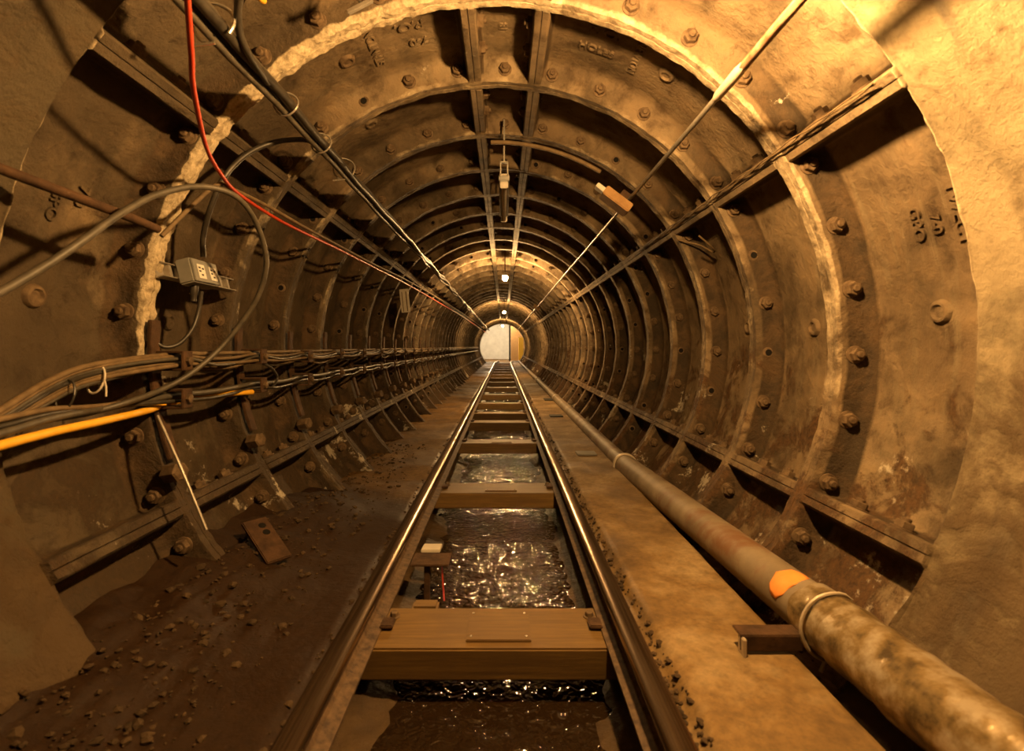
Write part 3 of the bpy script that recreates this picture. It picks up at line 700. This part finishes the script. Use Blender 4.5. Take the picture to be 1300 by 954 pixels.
# orange patch hugging the pipe
b = MB(); vs = []; fs = []; pc = A+dAB*.335; up = Vector((0, 0, 1)); sd = dAB.cross(up).normalized(); up = sd.cross(dAB)
for i in range(9):
    for j in range(13):
        u = (i/8-.5)*2; v = (j/12-.5)*2; k = math.sqrt(max(0, 1-u*u)); a = v*math.radians(52)*k*(1+.15*noise.noise(Vector((u*3, v*3, 0))))-.55
        vs.append(pc+dAB*u*.040+(up*math.cos(a)+sd*math.sin(a))*.0634)
for i in range(8):
    for j in range(12): q = i*13+j; fs.append((q, q+1, q+14, q+13))
b.add(vs, fs); o = b.build('orange_patch', M['pipeor'], pp); o.modifiers.new('s', 'SOLIDIFY').thickness = .0015
tag(pp, 'long grey brown pipe beside the right bench, taped and orange patched near the camera', 'pipe')
# hanger strap and angle bracket
c = A+dAB*.20
b = MB(); b.tube([c+(up*math.cos(a)+sd*math.sin(a))*.076 for a in [math.radians(q) for q in range(-160, 40, 12)]]+[c+Vector((-.03, 0, -.10))], .0045, 8, .3); o = b.build('pipe_strap', M['collar']); tag(o, 'pale crusted strap looped round the pipe by the tape wrap', 'strap')
pb = empty('pipe_bracket', (.60, 1.16, .066))
b = MB(); b.box((.075, 0, .018), (.27, .008, .036), bev=.002); b.box((.075, .02, .034), (.27, .045, .006), bev=.002); b.build('angle', M['rust'], pb)
b = MB(); b.box((-.055, 0, .008), (.008, .03, .05), bev=.002); b.build('end_plate', M['collar'], pb)
tag(pb, 'rusty angle iron bracket on the bench under the taped end of the pipe', 'bracket')
for y, lab in ((2.75, 'short pipe support at the joint with the pale collar'), (4.6, 'middle pipe support under the thinner pipe'), (7.4, 'distant pipe support under the thinner pipe')):
    t = min(1, max(0, (y-B.y)/(C.y-B.y))); c = B+(C-B)*t if y > B.y else A+(B-A)*((y-A.y)/(B.y-A.y)); o = empty('pipe_support', (c.x, y, -.03))
    h = c.z-.045+.03; b = MB(); b.box((0, 0, h/2-.005), (.03, .03, h), bev=.003); b.build('post', M['rust'], o)
    b = MB(); b.box((0, 0, h-.006), (.09, .035, .01), bev=.002); b.build('saddle', M['rust'], o); tag(o, lab, 'support', 'pipe supports on the right')

# plates on the bench
for (px, py, w, l, lab, m) in ((744, 577, .125, .05, 'grey metal plate on the right bench beside the pale pipe collar', 'greybox'), (706, 529, .13, .07, 'dark flat plate on the right bench, second from the camera', 'ink'), (697, 508, .13, .12, 'distant dark plate on the right bench, farthest of the three', 'ink')):
    D = .70*F/(py-VY); p = W(px, py, D); b = MB(); b.box((0, 0, .005), (w, l*2, .010), bev=.002); o = b.build('metal_plate', M[m], loc=(p.x, p.y, .062)); tag(o, lab, 'plate', 'plates lying on the right bench')

# rail side bracket between first and second sleepers
rb = empty('track_bracket', (RX0+.065, 1.76, .0))
b = MB(); b.box((.045, 0, .022), (.13, .10, .007), bev=.002); b.build('shelf', M['rust'], rb)
b = MB(); b.box((.035, -.03, -.05), (.020, .012, .14), bev=.002); b.build('post', M['rust'], rb)
b = MB(); b.tube([(.085, -.03, .02), (.088, -.035, -.03), (.094, -.04, -.10)], .003, 6); b.build('tie_rod', M['red'], rb)
tag(rb, 'small rusty bracket fixed inside the left rail by the nearest sleeper', 'bracket')
b = MB(); b.box((0, 0, .0), (.068, .075, .012), Matrix.Rotation(math.radians(-6), 3, 'X'), .002); o = b.build('pale_tile', M['tag'], loc=(-.262, 1.865, .020)); tag(o, 'pale rectangular tile lying by the left rail on the rusty bracket', 'tile')
b = MB(); b.box((0, 0, 0), (.075, .05, .03), bev=.006); o = b.build('wood_block', M['wood'], loc=(-.225, 1.476, .0)); tag(o, 'small wood block against the far edge of the nearest sleeper', 'block')

# perforated offcut and rubble on the left
rp = empty('steel_offcut', W(338, 652, 1.72)); rp.location.z = .105; R1 = Matrix.Rotation(math.radians(-38), 3, 'Z') @ Matrix.Rotation(math.radians(28), 3, 'Y')
b = MB(); b.box((0, 0, 0), (.20, .085, .014), R1, .003); b.build('plate', M['rust'], rp)
for u in (-.062, -.028):
    b = MB(); b.lathe([(.0068, .013), (.0078, .012)], Matrix.Translation(R1 @ Vector((u, .012, 0))) @ R1.to_4x4(), 14); b.build('drilled_hole_shade', M['hole'], rp)  # black discs laid on the plate as the shade in its holes
tag(rp, 'rusty flat steel offcut with two holes lying on the left rubble', 'steel offcut')
def stone(bm_, c, s, rg):
    t = bmesh.new(); bmesh.ops.create_icosphere(t, subdivisions=1, radius=s)
    for v in t.verts:
        v.co *= .7+.5*rg.random(); v.co.z *= .6
    bmesh.ops.rotate(t, verts=t.verts, cent=(0, 0, 0), matrix=Matrix.Rotation(rg.random()*6, 3, 'Z'))
    for v in t.verts: v.co += Vector(c)
    bm_.bm(t)
rg = random.Random(11); b = MB()
for k in range(1300):
    y = .7+3.2*rg.random()**1.6; x = -.56-.36*rg.random()**.7
    if (x-TX)**2+(.06-TZ)**2 > 1.12**2: continue
    stone(b, (x, y, zl(x, y)+.002), .003+.012*rg.random()**4, rg)
o = b.build('rubble', M['stone'], smooth=0); tag(o, 'loose rubble and grit along the foot of the left wall', 'rubble', kind='stuff')
b = MB()
for k in range(2200):
    y = .7+7*rg.random()**1.6; side = rg.random()
    if side < .4: x = RX1+.052+.028*rg.random(); z = zr(x, y)
    elif side < .75: x = -.455+.055*rg.random(); z = zl(x, y)
    else: x = .70+.22*rg.random(); z = zg(x, y)
    stone(b, (x, y, z+.001), .003+.008*rg.random()**2, rg)
o = b.build('grit', M['stone'], smooth=0); tag(o, 'fine gravel lying along the outside of both rails and in the right gutter', 'gravel', kind='stuff')

# ---------------------------------------------------------------- station beyond the tunnel mouth
YE = ny(46)
def plate_ring(r0, r1, y):
    b = MB(); vs = []; n = 72
    for r in (r0, r1):
        for j in range(n): vs.append(cyl(360*j/n, y, r))
    b.add(vs, [(j, (j+1) % n, n+(j+1) % n, n+j) for j in range(n)]); return b
o = plate_ring(RT+.0, 2.6, YE+.03).build('wall_front', M['plaster']); tag(o, kind='structure'); o.modifiers.new('s', 'SOLIDIFY').thickness = .05
b = MB(); n = 60; vs = []
for y in (YE+.03, YE+9):
    for j in range(n+1): vs.append(cyl(-110+220*j/n, y, 2.3))
b.add(vs, [(j, j+1, n+2+j, n+1+j) for j in range(n)]); o = b.build('ceiling', M['plaster']); tag(o, kind='structure')
b = MB(); b.box((TX, YE+9, 1.2), (5.2, .1, 4.4), bev=0); o = b.build('wall_back', M['plaster']); tag(o, kind='structure')
b = MB(); b.box((.93, YE+5., 1.2), (1.0, .1, 3.6), bev=0); o = b.build('wall_right', M['block']); tag(o, kind='structure')
b = MB(); b.box((TX, YE+4.5, -.12), (5, 9, .1), bev=0); o = b.build('floor', M['floorL']); tag(o, kind='structure')
b = MB(); b.box((0, 0, 0), (.09, .09, 2.6), bev=.02); o = b.build('station_post', M['ink'], loc=(.36, YE+4., 1.23)); tag(o, 'dark post standing in the bright station at the far end', 'post')
yc = empty('yellow_cabinet', (.93, YE+2.5, -.07)); b = MB(); b.box((0, 0, .65), (.24, .5, 1.3), bev=.02); b.build('body', M['ypaint'], yc)
b = MB(); b.box((-.0, -.255, .7), (.2, .02, 1.0), bev=.01); b.build('door', M['ypaint'], yc); tag(yc, 'yellow cabinet at the right of the bright far opening', 'cabinet')
lamp(-.2, YE+4.5, CZ+1.75, 'lampw', .12, 'bright white lamp in the station beyond the tunnel mouth')

# ---------------------------------------------------------------- camera
cd = bpy.data.cameras.new('camera'); co = bpy.data.objects.new('camera', cd); COL.objects.link(co); S.camera = co
cd.sensor_fit = 'HORIZONTAL'; cd.sensor_width = 36; cd.lens = 36*F/1300
cd.shift_x = (650-VX)/1300; cd.shift_y = -(477-VY)/1300
cd.clip_start = .02; co.location = (0, 0, CZ); co.rotation_euler = (PI/2, 0, 0)
cd.dof.use_dof = True; cd.dof.focus_distance = 3.2; cd.dof.aperture_fstop = 4.0
w = bpy.data.worlds.new('world'); S.world = w; w.use_nodes = True
w.node_tree.nodes['Background'].inputs[0].default_value = (0, 0, 0, 1)
S.view_settings.view_transform = 'Standard'; S.view_settings.look = 'None'; S.view_settings.gamma = 1; S.view_settings.exposure = 0
S.view_settings.use_curve_mapping = False
S.cycles.use_denoising = True
try: S.cycles.denoiser = 'OPENIMAGEDENOISE'
except Exception: pass
S.cycles.max_bounces = 5; S.cycles.sample_clamp_indirect = 6; S.cycles.caustics_reflective = False; S.cycles.caustics_refractive = False
